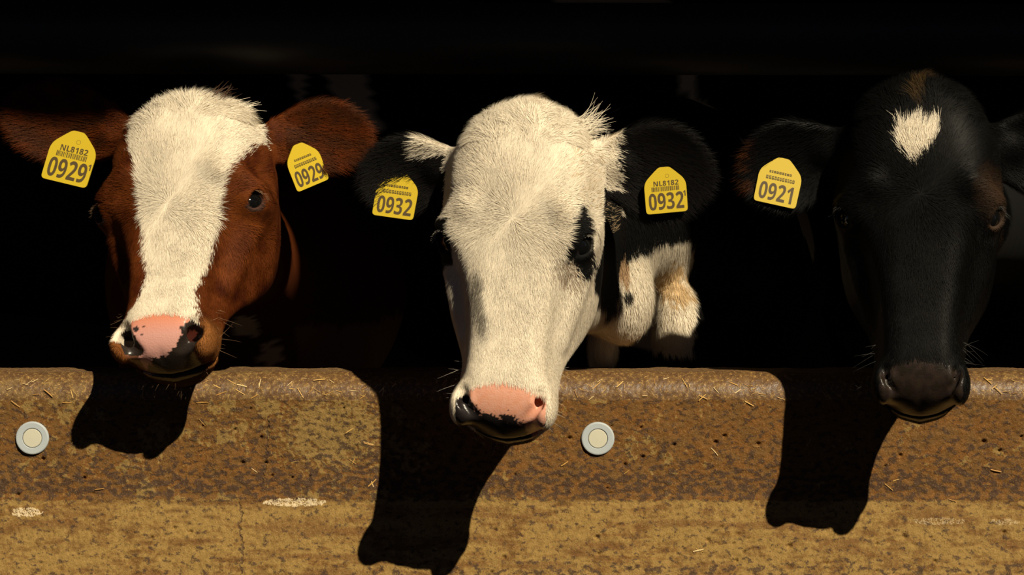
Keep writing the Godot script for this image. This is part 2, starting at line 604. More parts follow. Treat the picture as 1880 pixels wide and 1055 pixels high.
	func flow(p: Vector3) -> Vector3:
		# the lie of the hair in the axes of the head
		var ax := absf(p.x)
		var sg := signf(p.x)
		if ax > 0.106 and p.y > 0.03:
			var e: Array = shape.ears[1 if p.x > 0 else 0]
			var o: Vector3 = shape.ear_at(e, p)
			return e[1] * 1.0 + e[2] * (o.y * 9.0 * smoothstep(0.02, 0.06, o.x)) + Vector3(0, -0.35, 0.1)
		var wy := 0.03 if kind == 1 else (-0.005 if kind == 0 else 0.03)
		var r := Vector2(p.x, p.y - wy)
		var v := r.normalized()
		var swirl := 0.5 * exp(-r.length() / 0.03)
		v = (v + Vector2(-v.y, v.x) * swirl).normalized()
		var down := smoothstep(0.0, 0.10, wy - p.y)
		v = v.lerp(Vector2(p.x * 4.0, -1.0).normalized(), down)
		var turn := 0.5 * blot.get_noise_2d(p.x * 0.7, p.y * 0.7)
		if p.y > 0.105:
			var top := smoothstep(0.105, 0.16, p.y)
			v = v.lerp(Vector2(p.x * 14.0, 0.45), top)
			turn *= 1.0 + (3.6 if kind == 1 else 2.2) * top
		v = v.rotated(turn)
		var back := smoothstep(0.060, 0.105, ax)
		return Vector3(v.x, v.y, -0.4 * back).normalized()

	func hair(p: Vector3) -> float:
		var ax := absf(p.x)
		if ax > 0.106 and p.y > 0.03:
			return lerpf(0.007, 0.020, smoothstep(0.112, 0.145, ax))
		if p.z < -0.20:
			return 0.018
		var len := 0.0130
		if p.y > 0.10:
			len = lerpf(0.0130, lerpf(0.030 if kind == 0 else 0.024, 0.012, smoothstep(0.060, 0.085, ax)), smoothstep(0.10, 0.17, p.y))
		if p.y < -0.06:
			len = lerpf(0.0130, 0.0060, smoothstep(-0.06, -0.17, p.y))
		var e := p - Vector3(signf(p.x) * shape.eye_at.x, shape.eye_at.y, shape.eye_at.z)
		if e.length() < 0.034:
			len = minf(len, 0.004)
		return len

class Strands extends RefCounted:
	var v := PackedVector3Array()
	var n := PackedVector3Array()
	var c := PackedColorArray()
	var idx := PackedInt32Array()

	func add(root: Vector3, dir: Vector3, out: Vector3, droop: Vector3, length: float, width: float, colour: Color, soft := 0.80) -> void:
		var side := dir.cross(out)
		if side.length_squared() < 1e-8:
			return
		side = side.normalized() * width * 0.5
		var mid := root + dir * length * 0.5
		var d2 := (dir + droop).normalized()
		var tip := mid + d2 * length * 0.5
		var i := v.size()
		v.append(root - side)
		v.append(root + side)
		v.append(mid - side * 0.85)
		v.append(mid + side * 0.85)
		v.append(tip)
		var face := side.cross(dir).normalized()
		if face.dot(out) < 0.0:
			face = -face
		var m := face.lerp(out, soft).normalized()
		for k in 5:
			n.append(m)
			c.append(colour)
		idx.append_array(PackedInt32Array([i, i + 2, i + 1, i + 1, i + 2, i + 3, i + 2, i + 4, i + 3]))

	func wisp(points: PackedVector3Array, out: Vector3, width: float, colour: Color) -> void:
		# a longer hair through several points
		var i := v.size()
		var last := points.size() - 1
		for k in points.size():
			var t := (points[mini(k + 1, last)] - points[maxi(k - 1, 0)]).normalized()
			var s := t.cross(out).normalized() * width * 0.5 * (1.0 - 0.85 * k / last)
			v.append(points[k] - s)
			v.append(points[k] + s)
			n.append(out)
			n.append(out)
			c.append(colour)
			c.append(colour)
			if k < last:
				var b := i + k * 2
				idx.append_array(PackedInt32Array([b, b + 2, b + 1, b + 1, b + 2, b + 3]))

class Beast extends RefCounted:
	# everything of one animal that is computed off the main thread
	var shape := Shape.new()
	var coat := Coat.new()
	var head := Net.new()
	var body := Net.new()
	var fur := Strands.new()
	var head_colour := PackedColorArray()
	var body_colour := PackedColorArray()
	var skin_idx := PackedInt32Array()
	var nose_idx := PackedInt32Array()
	var thick := 0.72e6          # hairs to the square metre where the head faces out of the barn
	var wide := 0.00050
	var body_fur := false
	var body_from: Array = []
	var head_from: Array = []

	func work() -> void:
		coat.shape = shape
		if shape.has_head:
			head.shape = shape
			shape.active = shape.bones.slice(0, shape.neck)
			head.run(head_from)
		body.shape = shape
		shape.active = shape.bones
		body.run(body_from)
		var is_nose := PackedByteArray()
		is_nose.resize(head.v.size())
		head_colour.resize(head.v.size())
		for i in head.v.size():
			var p := shape.to_head * head.v[i]
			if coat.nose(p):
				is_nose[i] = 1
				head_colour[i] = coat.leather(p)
			else:
				head_colour[i] = coat.colour(p, head.v[i])
		# the skin under the hair has no sharper edge between its colours than the hair itself
		for pass_of in 2:
			var sum := head_colour.duplicate()
			var count := PackedFloat32Array()
			count.resize(sum.size())
			count.fill(1.0)
			for t in range(0, head.idx.size(), 3):
				for e in 3:
					var a := head.idx[t + e]
					sum[a] += head_colour[head.idx[t + (e + 1) % 3]]
					count[a] += 1.0
			for i in sum.size():
				if not is_nose[i]:
					head_colour[i] = sum[i] / count[i]
		var rng := RandomNumberGenerator.new()
		rng.seed = 21 + coat.kind
		for t in range(0, head.idx.size(), 3):
			var a := head.idx[t]
			var b := head.idx[t + 1]
			var c := head.idx[t + 2]
			if is_nose[a] + is_nose[b] + is_nose[c] >= 2:
				nose_idx.append_array(PackedInt32Array([a, b, c]))
				continue
			skin_idx.append_array(PackedInt32Array([a, b, c]))
			var out := (head.n[a] + head.n[b] + head.n[c]).normalized()
			if out.z < -0.35:
				continue
			var area := (head.v[b] - head.v[a]).cross(head.v[c] - head.v[a]).length() * 0.5
			var want := area * thick
			while want > 0.0:
				if rng.randf() < want:
					grow(head.v[a], head.v[b], head.v[c], out, rng)
				want -= 1.0
		body_colour.resize(body.v.size())
		for i in body.v.size():
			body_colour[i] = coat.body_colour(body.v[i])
		if body_fur:
			for t in range(0, body.idx.size(), 3):
				var a := body.idx[t]
				var b := body.idx[t + 1]
				var c := body.idx[t + 2]
				var out := (body.n[a] + body.n[b] + body.n[c]).normalized()
				var m := body.v[a]
				if out.z < -0.3 or m.z < -0.42 or m.y < 0.50 or m.y > 0.80:
					continue
				var want := (body.v[b] - body.v[a]).cross(body.v[c] - body.v[a]).length() * 0.5 * 0.60e6
				while want > 0.0:
					if rng.randf() < want:
						var r1 := rng.randf()
						var r2 := rng.randf()
						if r1 + r2 > 1.0:
							r1 = 1.0 - r1
							r2 = 1.0 - r2
						var root := m + (body.v[b] - m) * r1 + (body.v[c] - m) * r2
						var lie := Vector3(0.35 * coat.blot.get_noise_3d(root.x, root.y, root.z) + 0.25, -1.0, 0.1)
						lie = (lie - out * lie.dot(out)).normalized()
						var dir := (lie + out * rng.randf_range(0.10, 0.30) + Vector3(rng.randfn(0, 0.12), rng.randfn(0, 0.12), 0)).normalized()
						fur.add(root, dir, out, lie * 0.3, rng.randf_range(0.007, 0.015), 0.0005, coat.body_colour(root) * rng.randf_range(0.8, 1.15))
					want -= 1.0

	func grow(a: Vector3, b: Vector3, c: Vector3, out: Vector3, rng: RandomNumberGenerator) -> void:
		var r1 := rng.randf()
		var r2 := rng.randf()
		if r1 + r2 > 1.0:
			r1 = 1.0 - r1
			r2 = 1.0 - r2
		var root := a + (b - a) * r1 + (c - a) * r2
		var p := shape.to_head * root
		var e := Vector3(absf(p.x), p.y, p.z) - shape.eye_at
		if e.length() < 0.0225:
			return
		if p.y < -0.205 and p.z < -0.012 and p.z > -0.06 and absf(p.x) < 0.042:
			return
		var lie := shape.from_head.basis * coat.flow(p)
		lie = lie - out * lie.dot(out)
		if lie.length_squared() < 1e-6:
			return
		lie = lie.normalized()
		var len := coat.hair(p)
		var lift := 0.09 + 0.10 * rng.randf()
		if absf(p.x) > 0.106 and p.y > 0.03:
			lift = 0.25 + 0.35 * rng.randf()
		if p.y > 0.12:
			lift += 0.4 * smoothstep(0.12, 0.18, p.y) * rng.randf()
		var clump := 0.18 * coat.blot.get_noise_3d(p.x * 3.0, p.y * 3.0, p.z * 3.0)
		var across := lie.cross(out)
		var dir := (lie + across * (rng.randfn(0.0, 0.16) + clump) + out * lift).normalized()
		var col := coat.colour(p, root)
		var shade := rng.randf_range(0.84, 1.08) * (1.0 + 0.12 * coat.fine.get_noise_3d(p.x * 1.7, p.y * 1.7, p.z * 1.7))
		fur.add(root + out * 0.0002, dir, out, lie * 0.25 - out * lift * 0.5 + across * rng.randfn(0.0, 0.12), len * rng.randf_range(0.65, 1.2), wide * rng.randf_range(0.7, 1.2), Color(col.r * shade, col.g * shade, col.b * shade))

func body_bones(s: Shape, foot: Vector3, turn: float, k: float, chest: float) -> void:
	# torso, legs and tail of a standing animal whose chest is over «foot»; it faces +z turned by «turn»
	var t := Transform3D(Basis(Vector3.UP, turn) * k, foot)
	var add := func(a: Vector3, b: Vector3, ra: float, rb: float, blend: float) -> void:
		s.bones.append([t * a, t * b, ra * k, rb * k, blend])
	add.call(Vector3(0, 0.80, -chest), Vector3(0, 0.78, -0.75), 0.235, 0.31, 0.08)
	add.call(Vector3(0, 0.78, -0.75), Vector3(0, 0.86, -1.25), 0.31, 0.24, 0.08)
	add.call(Vector3(0, 0.98, -chest - 0.02), Vector3(0, 1.00, -1.30), 0.12, 0.14, 0.08)
	for x in [-0.15, 0.15]:
		add.call(Vector3(x, 0.72, -chest + 0.02), Vector3(x, 0.38, -chest + 0.02), 0.105, 0.055, 0.06)
		add.call(Vector3(x, 0.38, -chest + 0.02), Vector3(x, 0.09, -chest), 0.046, 0.036, 0.03)
		add.call(Vector3(x, 0.09, -chest), Vector3(x, 0.035, -chest + 0.05), 0.042, 0.045, 0.03)
		add.call(Vector3(x, 0.80, -1.25), Vector3(x * 1.05, 0.55, -1.12), 0.17, 0.10, 0.06)
		add.call(Vector3(x * 1.05, 0.55, -1.12), Vector3(x, 0.40, -1.33), 0.085, 0.05, 0.04)
		add.call(Vector3(x, 0.40, -1.33), Vector3(x, 0.09, -1.28), 0.045, 0.036, 0.03)
		add.call(Vector3(x, 0.09, -1.28), Vector3(x, 0.035, -1.23), 0.042, 0.045, 0.03)
	add.call(Vector3(0, 1.04, -1.42), Vector3(0, 0.45, -1.55), 0.030, 0.022, 0.05)

# ------------------------------------------------------------------ the barrier

static func face_z(h: float) -> float:
	# front of the barrier at height h over its top: a quarter round, an upright face, a flared foot
	if h > -0.036:
		return -0.036 + sqrt(maxf(0.036 * 0.036 - (h + 0.036) * (h + 0.036), 0.0))
	if h > -0.172:
		return -0.0025 * sin((h + 0.036) / -0.136 * PI)
	return minf((-0.172 - h) * 0.24, 0.05)

func on_face(px: float, py: float) -> Vector3:
	var p := at(px, py, 0.0)
	for k in 8:
		p = at(px, py, face_z(minf(p.y - TOP, -0.0005)))
	return p

func face_normal(h: float) -> Vector3:
	var e := 0.002
	return Vector3(0, face_z(h - e) - face_z(h + e), 2.0 * e).normalized()

class Concrete extends RefCounted:
	const W := 2048
	const H := 512
	const LONG := 1.64
	const TALL := 0.45
	var colour := PackedByteArray()
	var relief := PackedByteArray()
	var noise: Array[FastNoiseLite] = []
	var cracks: Array = []
	var pits: Array = []

	func _init() -> void:
		colour.resize(W * H * 3)
		relief.resize(W * H * 3)
		for k in 6:
			var n := FastNoiseLite.new()
			n.seed = 40 + k
			n.noise_type = FastNoiseLite.TYPE_SIMPLEX_SMOOTH
			n.frequency = [6.0, 34.0, 120.0, 430.0, 75.0, 14.0][k]
			n.fractal_octaves = [3, 4, 3, 2, 4, 3][k]
			noise.append(n)
		# joint-like cracks of the face, in metres (x, s)
		cracks = [[Vector2(-0.372, 0.312), Vector2(-0.366, 0.330), Vector2(-0.370, 0.345), Vector2(-0.364, 0.372), Vector2(-0.367, 0.400), Vector2(-0.360, 0.43)], [Vector2(-0.332, 0.195), Vector2(-0.333, 0.225), Vector2(-0.336, 0.262), Vector2(-0.341, 0.290)]]
		var r := RandomNumberGenerator.new()
		r.seed = 77
		for p in [[478, 803], [487, 850], [443, 850], [1178, 785], [1148, 853], [1095, 984], [925, 1020], [1239, 817], [1315, 812], [1331, 801], [1393, 815], [1655, 836], [1809, 811], [1838, 828], [1299, 990], [1448, 1000], [1350, 1026], [1843, 975], [1660, 983], [1714, 1027], [152, 878], [350, 975], [320, 968], [76, 843], [1045, 805], [1181, 839]]:
			pits.append(Vector3((p[0] - 940.0) / 1352.0, 0.1345 + (p[1] - 683.0) / 1352.0, r.randf_range(0.0022, 0.0036)))
		for k in 70:
			pits.append(Vector3(r.randf_range(-0.8, 0.8), r.randf_range(0.18, 0.43), r.randf_range(0.0011, 0.0022)))

	func crack_at(x: float, s: float) -> float:
		var best := 1.0
		for line in cracks:
			for k in line.size() - 1:
				var a: Vector2 = line[k]
				var b: Vector2 = line[k + 1]
				if s < a.y - 0.01 or s > b.y + 0.01 or absf(x - a.x) > 0.03:
					continue
				best = minf(best, Geometry2D.get_closest_point_to_segment(Vector2(x, s), a, b).distance_to(Vector2(x, s)))
		return best

	func rows(from: int, to: int) -> void:
		var brown := Color(0.140, 0.068, 0.0155)
		var rust := Color(0.166, 0.069, 0.0115)
		var tan := Color(0.230, 0.145, 0.042)
		var low := Color(0.262, 0.160, 0.044)
		var crust := Color(0.046, 0.025, 0.015)
		var chalk := Color(0.62, 0.50, 0.32)
		for j in range(from, to):
			var s := (j + 0.5) / H * TALL
			for i in W:
				var x := ((i + 0.5) / W - 0.5) * LONG
				var n0 := noise[0].get_noise_2d(x, s * 1.5)
				var n1 := noise[1].get_noise_2d(x, s)
				var n2 := noise[2].get_noise_2d(x, s)
				var n3 := noise[3].get_noise_2d(x, s)
				var n4 := noise[4].get_noise_2d(x * 0.8, s * 1.3)
				var h := 0.5 + 0.16 * n3 + 0.12 * n2
				var rough := 0.82
				var c := brown.lerp(rust, clampf(0.5 + 1.2 * n1, 0.0, 1.0))
				# bare, paler patches with a ragged outline
				var bare := n0 * 0.7 + n1 * 0.75 + n2 * 0.35 - 0.34 + 0.16 * clampf(-x * 3.0, -0.6, 1.0)
				var px := Vector2(x + 0.245, (s - 0.215) * 1.4).length()
				bare = maxf(bare, (0.075 - px) * 6.0 + n2 * 0.35 + n1 * 0.3)
				if s > 0.3085 + 0.003 * n2:
					var streak := noise[1].get_noise_2d(x * 0.35, s * 2.6 + 3.0)
					bare = maxf(bare, 0.42 + 0.45 * streak + 0.55 * n1 + 0.3 * n0 + 0.2 * n2)
					c = c.lerp(low, clampf(bare * 2.0, 0.0, 1.0))
					var dirty := noise[5].get_noise_2d(x * 0.25, s * 2.2) + 0.4 * n2
					if dirty > 0.18:
						c = c.lerp(rust.lerp(crust, 0.3), minf((dirty - 0.18) * 3.0, 0.65))
				else:
					c = c.lerp(tan, clampf(bare * 9.0, 0.0, 0.92))
				if bare > 0.05:
					h += 0.08
				# dark flaking crust, thickest just over the ledge
				var band := exp(-pow((s - 0.291) / 0.020, 2.0)) * 0.30 + exp(-pow((s - 0.265) / 0.03, 2.0)) * 0.10
				if s > 0.310:
					band = exp(-pow((s - 0.405) / 0.014, 2.0)) * 0.24 * clampf(1.0 + x * 2.0, 0.2, 1.0)
				var flake := n4 + band + 0.35 * n3 - (0.25 if s < 0.31 else 0.37)
				flake += exp(-pow((x + 0.175) / 0.05, 2.0) - pow((s - 0.245) / 0.035, 2.0)) * 0.22
				if flake > 0.0:
					c = c.lerp(crust, clampf(flake * 14.0, 0.0, 0.85))
					h += 0.10
				if s < 0.172:
					# the worn, polished lip and the top, with trodden chaff
					var worn := clampf((s - 0.105) / 0.02, 0.0, 1.0)
					c = c.lerp(Color(0.105, 0.058, 0.030).lerp(Color(0.17, 0.10, 0.04), clampf(0.5 + n1 + n2, 0.0, 1.0)), 0.75)
					rough = lerpf(0.82, 0.46, worn) + 0.1 * n2
					if n2 + n3 > 0.62:
						c = c.lerp(Color(0.42, 0.25, 0.07), 0.7)
					h = lerpf(h, 0.5, 0.6)
				# grains of chaff and sand
				if n3 > 0.50:
					c = c.lerp(Color(0.36, 0.23, 0.09), 0.35)
				elif n3 < -0.55:
					c = c.lerp(crust, 0.4)
				# chalky scrapes along the ledge
				for q in [[-0.296, 0.3115, 0.041, 0.0055], [-0.660, 0.3245, 0.021, 0.006], [0.580, 0.3365, 0.036, 0.0045], [0.668, 0.3375, 0.020, 0.004]]:
					var o := Vector2((x - q[0]) / q[2], (s - q[1]) / q[3])
					if o.length_squared() < 1.0 + 0.5 * n2 and n3 + n2 * 0.6 > (-0.25 if q[0] < 0.0 else 0.0):
						c = c.lerp(chalk, 0.85 if q[0] < 0.0 else 0.35)
						h += 0.10
				var cr := crack_at(x + 0.004 * n2, s)
				if cr < 0.0011:
					c = c.lerp(crust, 0.7)
					h -= 0.3
				var at := (j * W + i) * 3
				var g := 1.0 + 0.24 * n3 + 0.15 * n2
				var o := Color(c.r * g, c.g * g, c.b * g).linear_to_srgb()
				colour[at] = clampi(int(o.r * 255.0), 0, 255)
				colour[at + 1] = clampi(int(o.g * 255.0), 0, 255)
				colour[at + 2] = clampi(int(o.b * 255.0), 0, 255)
				relief[at] = clampi(int(h * 255.0), 0, 255)
				relief[at + 1] = clampi(int(rough * 255.0), 0, 255)
				relief[at + 2] = 128

func build_barrier(k: Concrete) -> void:
	# cross-section as (z, y, s): back foot, back, top, round, face, flare, foot
	var sec: Array[Vector3] = []
	sec.append(Vector3(-0.15, -0.55, -0.55))
	sec.append(Vector3(-0.15, -0.004, -0.004))
	sec.append(Vector3(-0.146, 0.0, 0.004))
	for i in range(1, 20):
		sec.append(Vector3(lerpf(-0.146, -0.036, i / 19.0), 0.0, lerpf(0.004, 0.114, i / 19.0)))
	for i in range(1, 25):
		var a := i / 24.0 * PI / 2
		sec.append(Vector3(-0.036 + 0.036 * sin(a), -0.036 + 0.036 * cos(a), 0.114 + 0.036 * a))
	for i in range(1, 164):
		var h := -0.036 - i * 0.0016
		sec.append(Vector3(face_z(h), h, 0.1345 - h))
	sec.append(Vector3(0.05, -0.42, 0.56))
	sec.append(Vector3(0.05, -0.55, 0.69))
	var xs := PackedFloat32Array()
	for i in 11:
		xs.append(-2.6 + i * 0.175)
	for i in 1026:
		xs.append(-0.82 + i * 0.0016)
	for i in 11:
		xs.append(0.85 + i * 0.175)
	var v := PackedVector3Array()
	var uv := PackedVector2Array()
	var idx := PackedInt32Array()
	var rows := sec.size()
	var wave := FastNoiseLite.new()
	wave.seed = 9
	wave.frequency = 9.0
	wave.fractal_octaves = 3
	var rough := FastNoiseLite.new()
	rough.seed = 19
	rough.frequency = 110.0
	rough.fractal_octaves = 3
	for x in xs:
		for r in rows:
			var q := sec[r]
			var p := Vector3(x, TOP + q.y, q.x)
			var u := (x + 0.82) / 1.64
			u = absf(fposmod(u + 1.0, 2.0) - 1.0) if u < 0.0 or u > 1.0 else u
			if r > 1 and r < rows - 2:
				var out := Vector3(0, 1, 0) if q.y >= 0.0 else face_normal(q.y)
				var d := 0.0022 * wave.get_noise_2d(x, q.z) + (0.0010 if q.z > 0.172 else 0.0005) * rough.get_noise_2d(x, q.z)
				if absf(x) < 0.82:
					for pit in k.pits:
						if absf(pit.x - x) < 0.006 and absf(pit.y - q.z) < 0.006:
							var g: float = Vector2(pit.x - x, (pit.y - q.z) * 1.3).length() / pit.z
							if g < 1.3:
								d -= 0.0050 * minf(1.3 - g, 0.9)
				if q.z > 0.300 and q.z < 0.312:
					d += 0.0012 * (1.0 - absf(q.z - 0.306) / 0.006)
				p += out * d
			v.append(p)
			uv.append(Vector2(u, absf(fposmod(q.z / 0.45 + 1.0, 2.0) - 1.0)))
	for i in xs.size() - 1:
		for r in rows - 1:
			var a := i * rows + r
			var b := a + rows
			idx.append_array(PackedInt32Array([a, b, a + 1, b, b + 1, a + 1]))
	var n := PackedVector3Array()
	n.resize(v.size())
	for t in range(0, idx.size(), 3):
		var m := (v[idx[t + 2]] - v[idx[t]]).cross(v[idx[t + 1]] - v[idx[t]])
		for e in 3:
			n[idx[t + e]] += m
	for i in n.size():
		n[i] = n[i].normalized()
	var colour := ImageTexture.create_from_image(Image.create_from_data(Concrete.W, Concrete.H, false, Image.FORMAT_RGB8, k.colour))
	var relief := ImageTexture.create_from_image(Image.create_from_data(Concrete.W, Concrete.H, false, Image.FORMAT_RGB8, k.relief))
	var m := StandardMaterial3D.new()
	m.albedo_texture = colour
	m.roughness = 1.0
	m.roughness_texture = relief
	m.roughness_texture_channel = BaseMaterial3D.TEXTURE_CHANNEL_GREEN
	m.heightmap_enabled = true
	m.heightmap_texture = relief
	m.heightmap_scale = 0.22
	m.metallic_specular = 0.4
	var o := single("wall_front", array_mesh(v, n, PackedColorArray(), idx, uv), m)
	tag(o, "brown stained concrete feed barrier with a rounded worn top edge", "wall", "", "structure")

# ------------------------------------------------------------------ small shapes

func hexa(c: Array) -> ArrayMesh:
	# eight corners: four of the lower face, four of the upper, both the same way round
	var st := SurfaceTool.new()
	st.begin(Mesh.PRIMITIVE_TRIANGLES)
	for f in [[0, 1, 2, 3], [7, 6, 5, 4], [0, 4, 5, 1], [1, 5, 6, 2], [2, 6, 7, 3], [3, 7, 4, 0]]:
		var n: Vector3 = (c[f[2]] - c[f[0]]).cross(c[f[1]] - c[f[0]]).normalized()
		for t in [0, 1, 2, 0, 2, 3]:
			st.set_normal(n)
			st.add_vertex(c[f[t]])
	return st.commit()

func slab(lo: Vector3, hi: Vector3) -> ArrayMesh:
	return hexa([Vector3(lo.x, lo.y, lo.z), Vector3(hi.x, lo.y, lo.z), Vector3(hi.x, lo.y, hi.z), Vector3(lo.x, lo.y, hi.z), Vector3(lo.x, hi.y, lo.z), Vector3(hi.x, hi.y, lo.z), Vector3(hi.x, hi.y, hi.z), Vector3(lo.x, hi.y, hi.z)])

func lathe(profile: Array, steps := 40) -> ArrayMesh:
	# (radius, height along +z) turned round the z axis
	var st := SurfaceTool.new()
	st.begin(Mesh.PRIMITIVE_TRIANGLES)
	for k in profile.size() - 1:
		var a: Vector2 = profile[k]
		var b: Vector2 = profile[k + 1]
		var nr := Vector2(b.y - a.y, a.x - b.x).normalized()
		for i in steps:
			var t0 := TAU * i / steps
			var t1 := TAU * (i + 1) / steps
			var q := [Vector3(a.x * cos(t0), a.x * sin(t0), a.y), Vector3(b.x * cos(t0), b.x * sin(t0), b.y), Vector3(b.x * cos(t1), b.x * sin(t1), b.y), Vector3(a.x * cos(t1), a.x * sin(t1), a.y)]
			var ns := [Vector3(nr.x * cos(t0), nr.x * sin(t0), nr.y), Vector3(nr.x * cos(t1), nr.x * sin(t1), nr.y)]
			for e in [[0, 0], [1, 0], [2, 1], [0, 0], [2, 1], [3, 1]]:
				st.set_normal(ns[e[1]])
				st.add_vertex(q[e[0]])
	return st.commit()

func plate(outline: PackedVector2Array, thick: float) -> ArrayMesh:
	var st := SurfaceTool.new()
	st.begin(Mesh.PRIMITIVE_TRIANGLES)
	var tri := Geometry2D.triangulate_polygon(outline)
	for side in [1.0, -1.0]:
		for t in range(0, tri.size(), 3):
			var q := [outline[tri[t]], outline[tri[t + 1]], outline[tri[t + 2]]]
			var turn: float = (q[1] - q[0]).cross(q[2] - q[0])
			if (turn > 0.0) == (side > 0.0):
				q.reverse()
			for p in q:
				st.set_normal(Vector3(0, 0, side))
				st.add_vertex(Vector3(p.x, p.y, side * thick * 0.5))
	for i in outline.size():
		var a := outline[i]
		var b := outline[(i + 1) % outline.size()]
		var n := Vector3(b.y - a.y, a.x - b.x, 0).normalized()
		for p in [[a, 1], [b, 1], [b, -1], [a, 1], [b, -1], [a, -1]]:
			st.set_normal(n)
			st.add_vertex(Vector3(p[0].x, p[0].y, p[1] * thick * 0.5))
	return st.commit()

func rounded(points: Array, radii: Array) -> PackedVector2Array:
	var out := PackedVector2Array()
	for i in points.size():
		var p: Vector2 = points[i]
		var a: Vector2 = points[(i + points.size() - 1) % points.size()]
		var b: Vector2 = points[(i + 1) % points.size()]
		var r: float = radii[i]
		var s := p + (a - p).normalized() * r
		var e := p + (b - p).normalized() * r
		for k in 6:
			var t := k / 5.0
			out.append(s.lerp(p, t).lerp(p.lerp(e, t), t))
	return out

var tag_mesh: ArrayMesh
var tag_yellow: StandardMaterial3D
var tag_ink: StandardMaterial3D
var ink_font: SystemFont

func ink(text: String, where: Vector3, height: float, squeeze: float, parent: Node, called: String) -> void:
	var t := TextMesh.new()
	t.text = text
	t.font = ink_font
	t.font_size = 64
	t.pixel_size = height / 46.0
	t.depth = 0.00025
	t.curve_step = 2.0
	var o := part(called, t, parent, tag_ink)
	o.position = where
	o.scale = Vector3(squeeze, 1, 1)

func on_ear(b: Beast, x0: float, y0: float, x1: float, y1: float, mx: float, my: float, d0: float, d1: float) -> Array:
	# the tag hangs just in front of the inner side of the ear: find how deep that is along the sight line through its middle
	var best := -1.0
	for q in [[mx, my], [mx - 18.0, my - 4.0], [mx + 18.0, my + 4.0], [lerpf(x0, mx, 0.4), lerpf(y0, my, 0.4)], [lerpf(x1, mx, 0.4), lerpf(y1, my, 0.4)]]:
		var z := b.shape.origin.z + 0.02
		while z > b.shape.origin.z - 0.20 and b.shape.at_world(at(q[0], q[1], z)) > 0.0:
			z -= 0.001
		if z > b.shape.origin.z - 0.199:
			best = maxf(best, z)
	if best < -0.9:
		best = b.shape.origin.z - 0.09
	var z := best + 0.006
	return [at(x0, y0, z + d0), at(x1, y1, z + d1)]

func ear_tag(cow: Node3D, number: String, ends: Array, facing: Vector3, front: bool, label: String) -> void:
	if tag_mesh == null:
		tag_mesh = plate(rounded([Vector2(-0.028, 0), Vector2(0.028, 0), Vector2(0.0285, 0.043), Vector2(0.013, 0.058), Vector2(0.007, 0.063), Vector2(-0.007, 0.063), Vector2(-0.013, 0.058), Vector2(-0.0285, 0.043)], [0.005, 0.005, 0.009, 0.004, 0.003, 0.003, 0.004, 0.009]), 0.0016)
		tag_yellow = plain(Color(0.57, 0.41, 0.016), 0.42)
		tag_ink = plain(Color(0.070, 0.042, 0.010), 0.6)
		ink_font = SystemFont.new()
		ink_font.font_names = PackedStringArray(["Droid Sans"])
		ink_font.font_weight = 700
	var bl: Vector3 = ends[0]
	var br: Vector3 = ends[1]
	var x := (br - bl).normalized()
	var n := (facing - x * facing.dot(x)).normalized()
	var y := n.cross(x)
	var o := part("ear_tag", tag_mesh, cow, tag_yellow)
	o.transform = Transform3D(Basis(x, y, n) * ((br - bl).length() / 0.056), (bl + br) * 0.5 - cow.position)
	o.set_meta("label", label)
	ink(number, Vector3(0, 0.0155, 0.0009), 0.0225, 0.70, o, "printed_number")
	if front:
		ink("NL8182", Vector3(0.001, 0.0405, 0.0009), 0.0068, 1.05, o, "printed_code")
		ink("1", Vector3(0.0255, 0.0245, 0.0009), 0.0075, 0.9, o, "printed_code")
		var st := SurfaceTool.new()
		st.begin(Mesh.PRIMITIVE_TRIANGLES)
		var rng := RandomNumberGenerator.new()
		rng.seed = 4
		var cx := -0.0185
		while cx < 0.0185:
			var w := rng.randf_range(0.0004, 0.0012)
			var b := slab(Vector3(cx, 0.0300, 0.0008), Vector3(cx + w, 0.0362, 0.00105))
			st.append_from(b, 0, Transform3D())
			cx += w + rng.randf_range(0.0004, 0.0013)
		part("barcode", st.commit(), o, tag_ink)
		var ring := TorusMesh.new()
		ring.inner_radius = 0.0022
		ring.outer_radius = 0.0027
		ring.rings = 24
		ring.ring_segments = 6
		var c := part("printed_emblem", ring, o, tag_ink)
		c.position = Vector3(0.0035, 0.0505, 0.0007)
		c.rotation.x = PI / 2
	else:
		# two lines of worn lettering and a printed mark, too blurred to read
		var st := SurfaceTool.new()
		st.begin(Mesh.PRIMITIVE_TRIANGLES)
		var rng := RandomNumberGenerator.new()
		rng.seed = 6
		for line in [[-0.018, 0.018, 0.0345, 0.0045], [-0.015, 0.015, 0.0425, 0.0030]]:
			var cx: float = line[0]
			while cx < float(line[1]):
				var w := rng.randf_range(0.0018, 0.0030)
				var y0: float = line[2] - 0.5 * line[3]
				var y1: float = line[2] + 0.5 * line[3]
				for b in [[0.0, y0, w * 0.35, y1], [0.0, y0, w, y0 + 0.0008], [w * 0.2, y1 - 0.0009, w, y1], [w * 0.6, y0, w, lerpf(y0, y1, 0.6)]]:
					st.append_from(slab(Vector3(cx + b[0], b[1], 0.0008), Vector3(cx + b[2], b[3], 0.00105)), 0, Transform3D())
				cx += w + 0.0009
		part("printed_lettering", st.commit(), o, tag_ink)

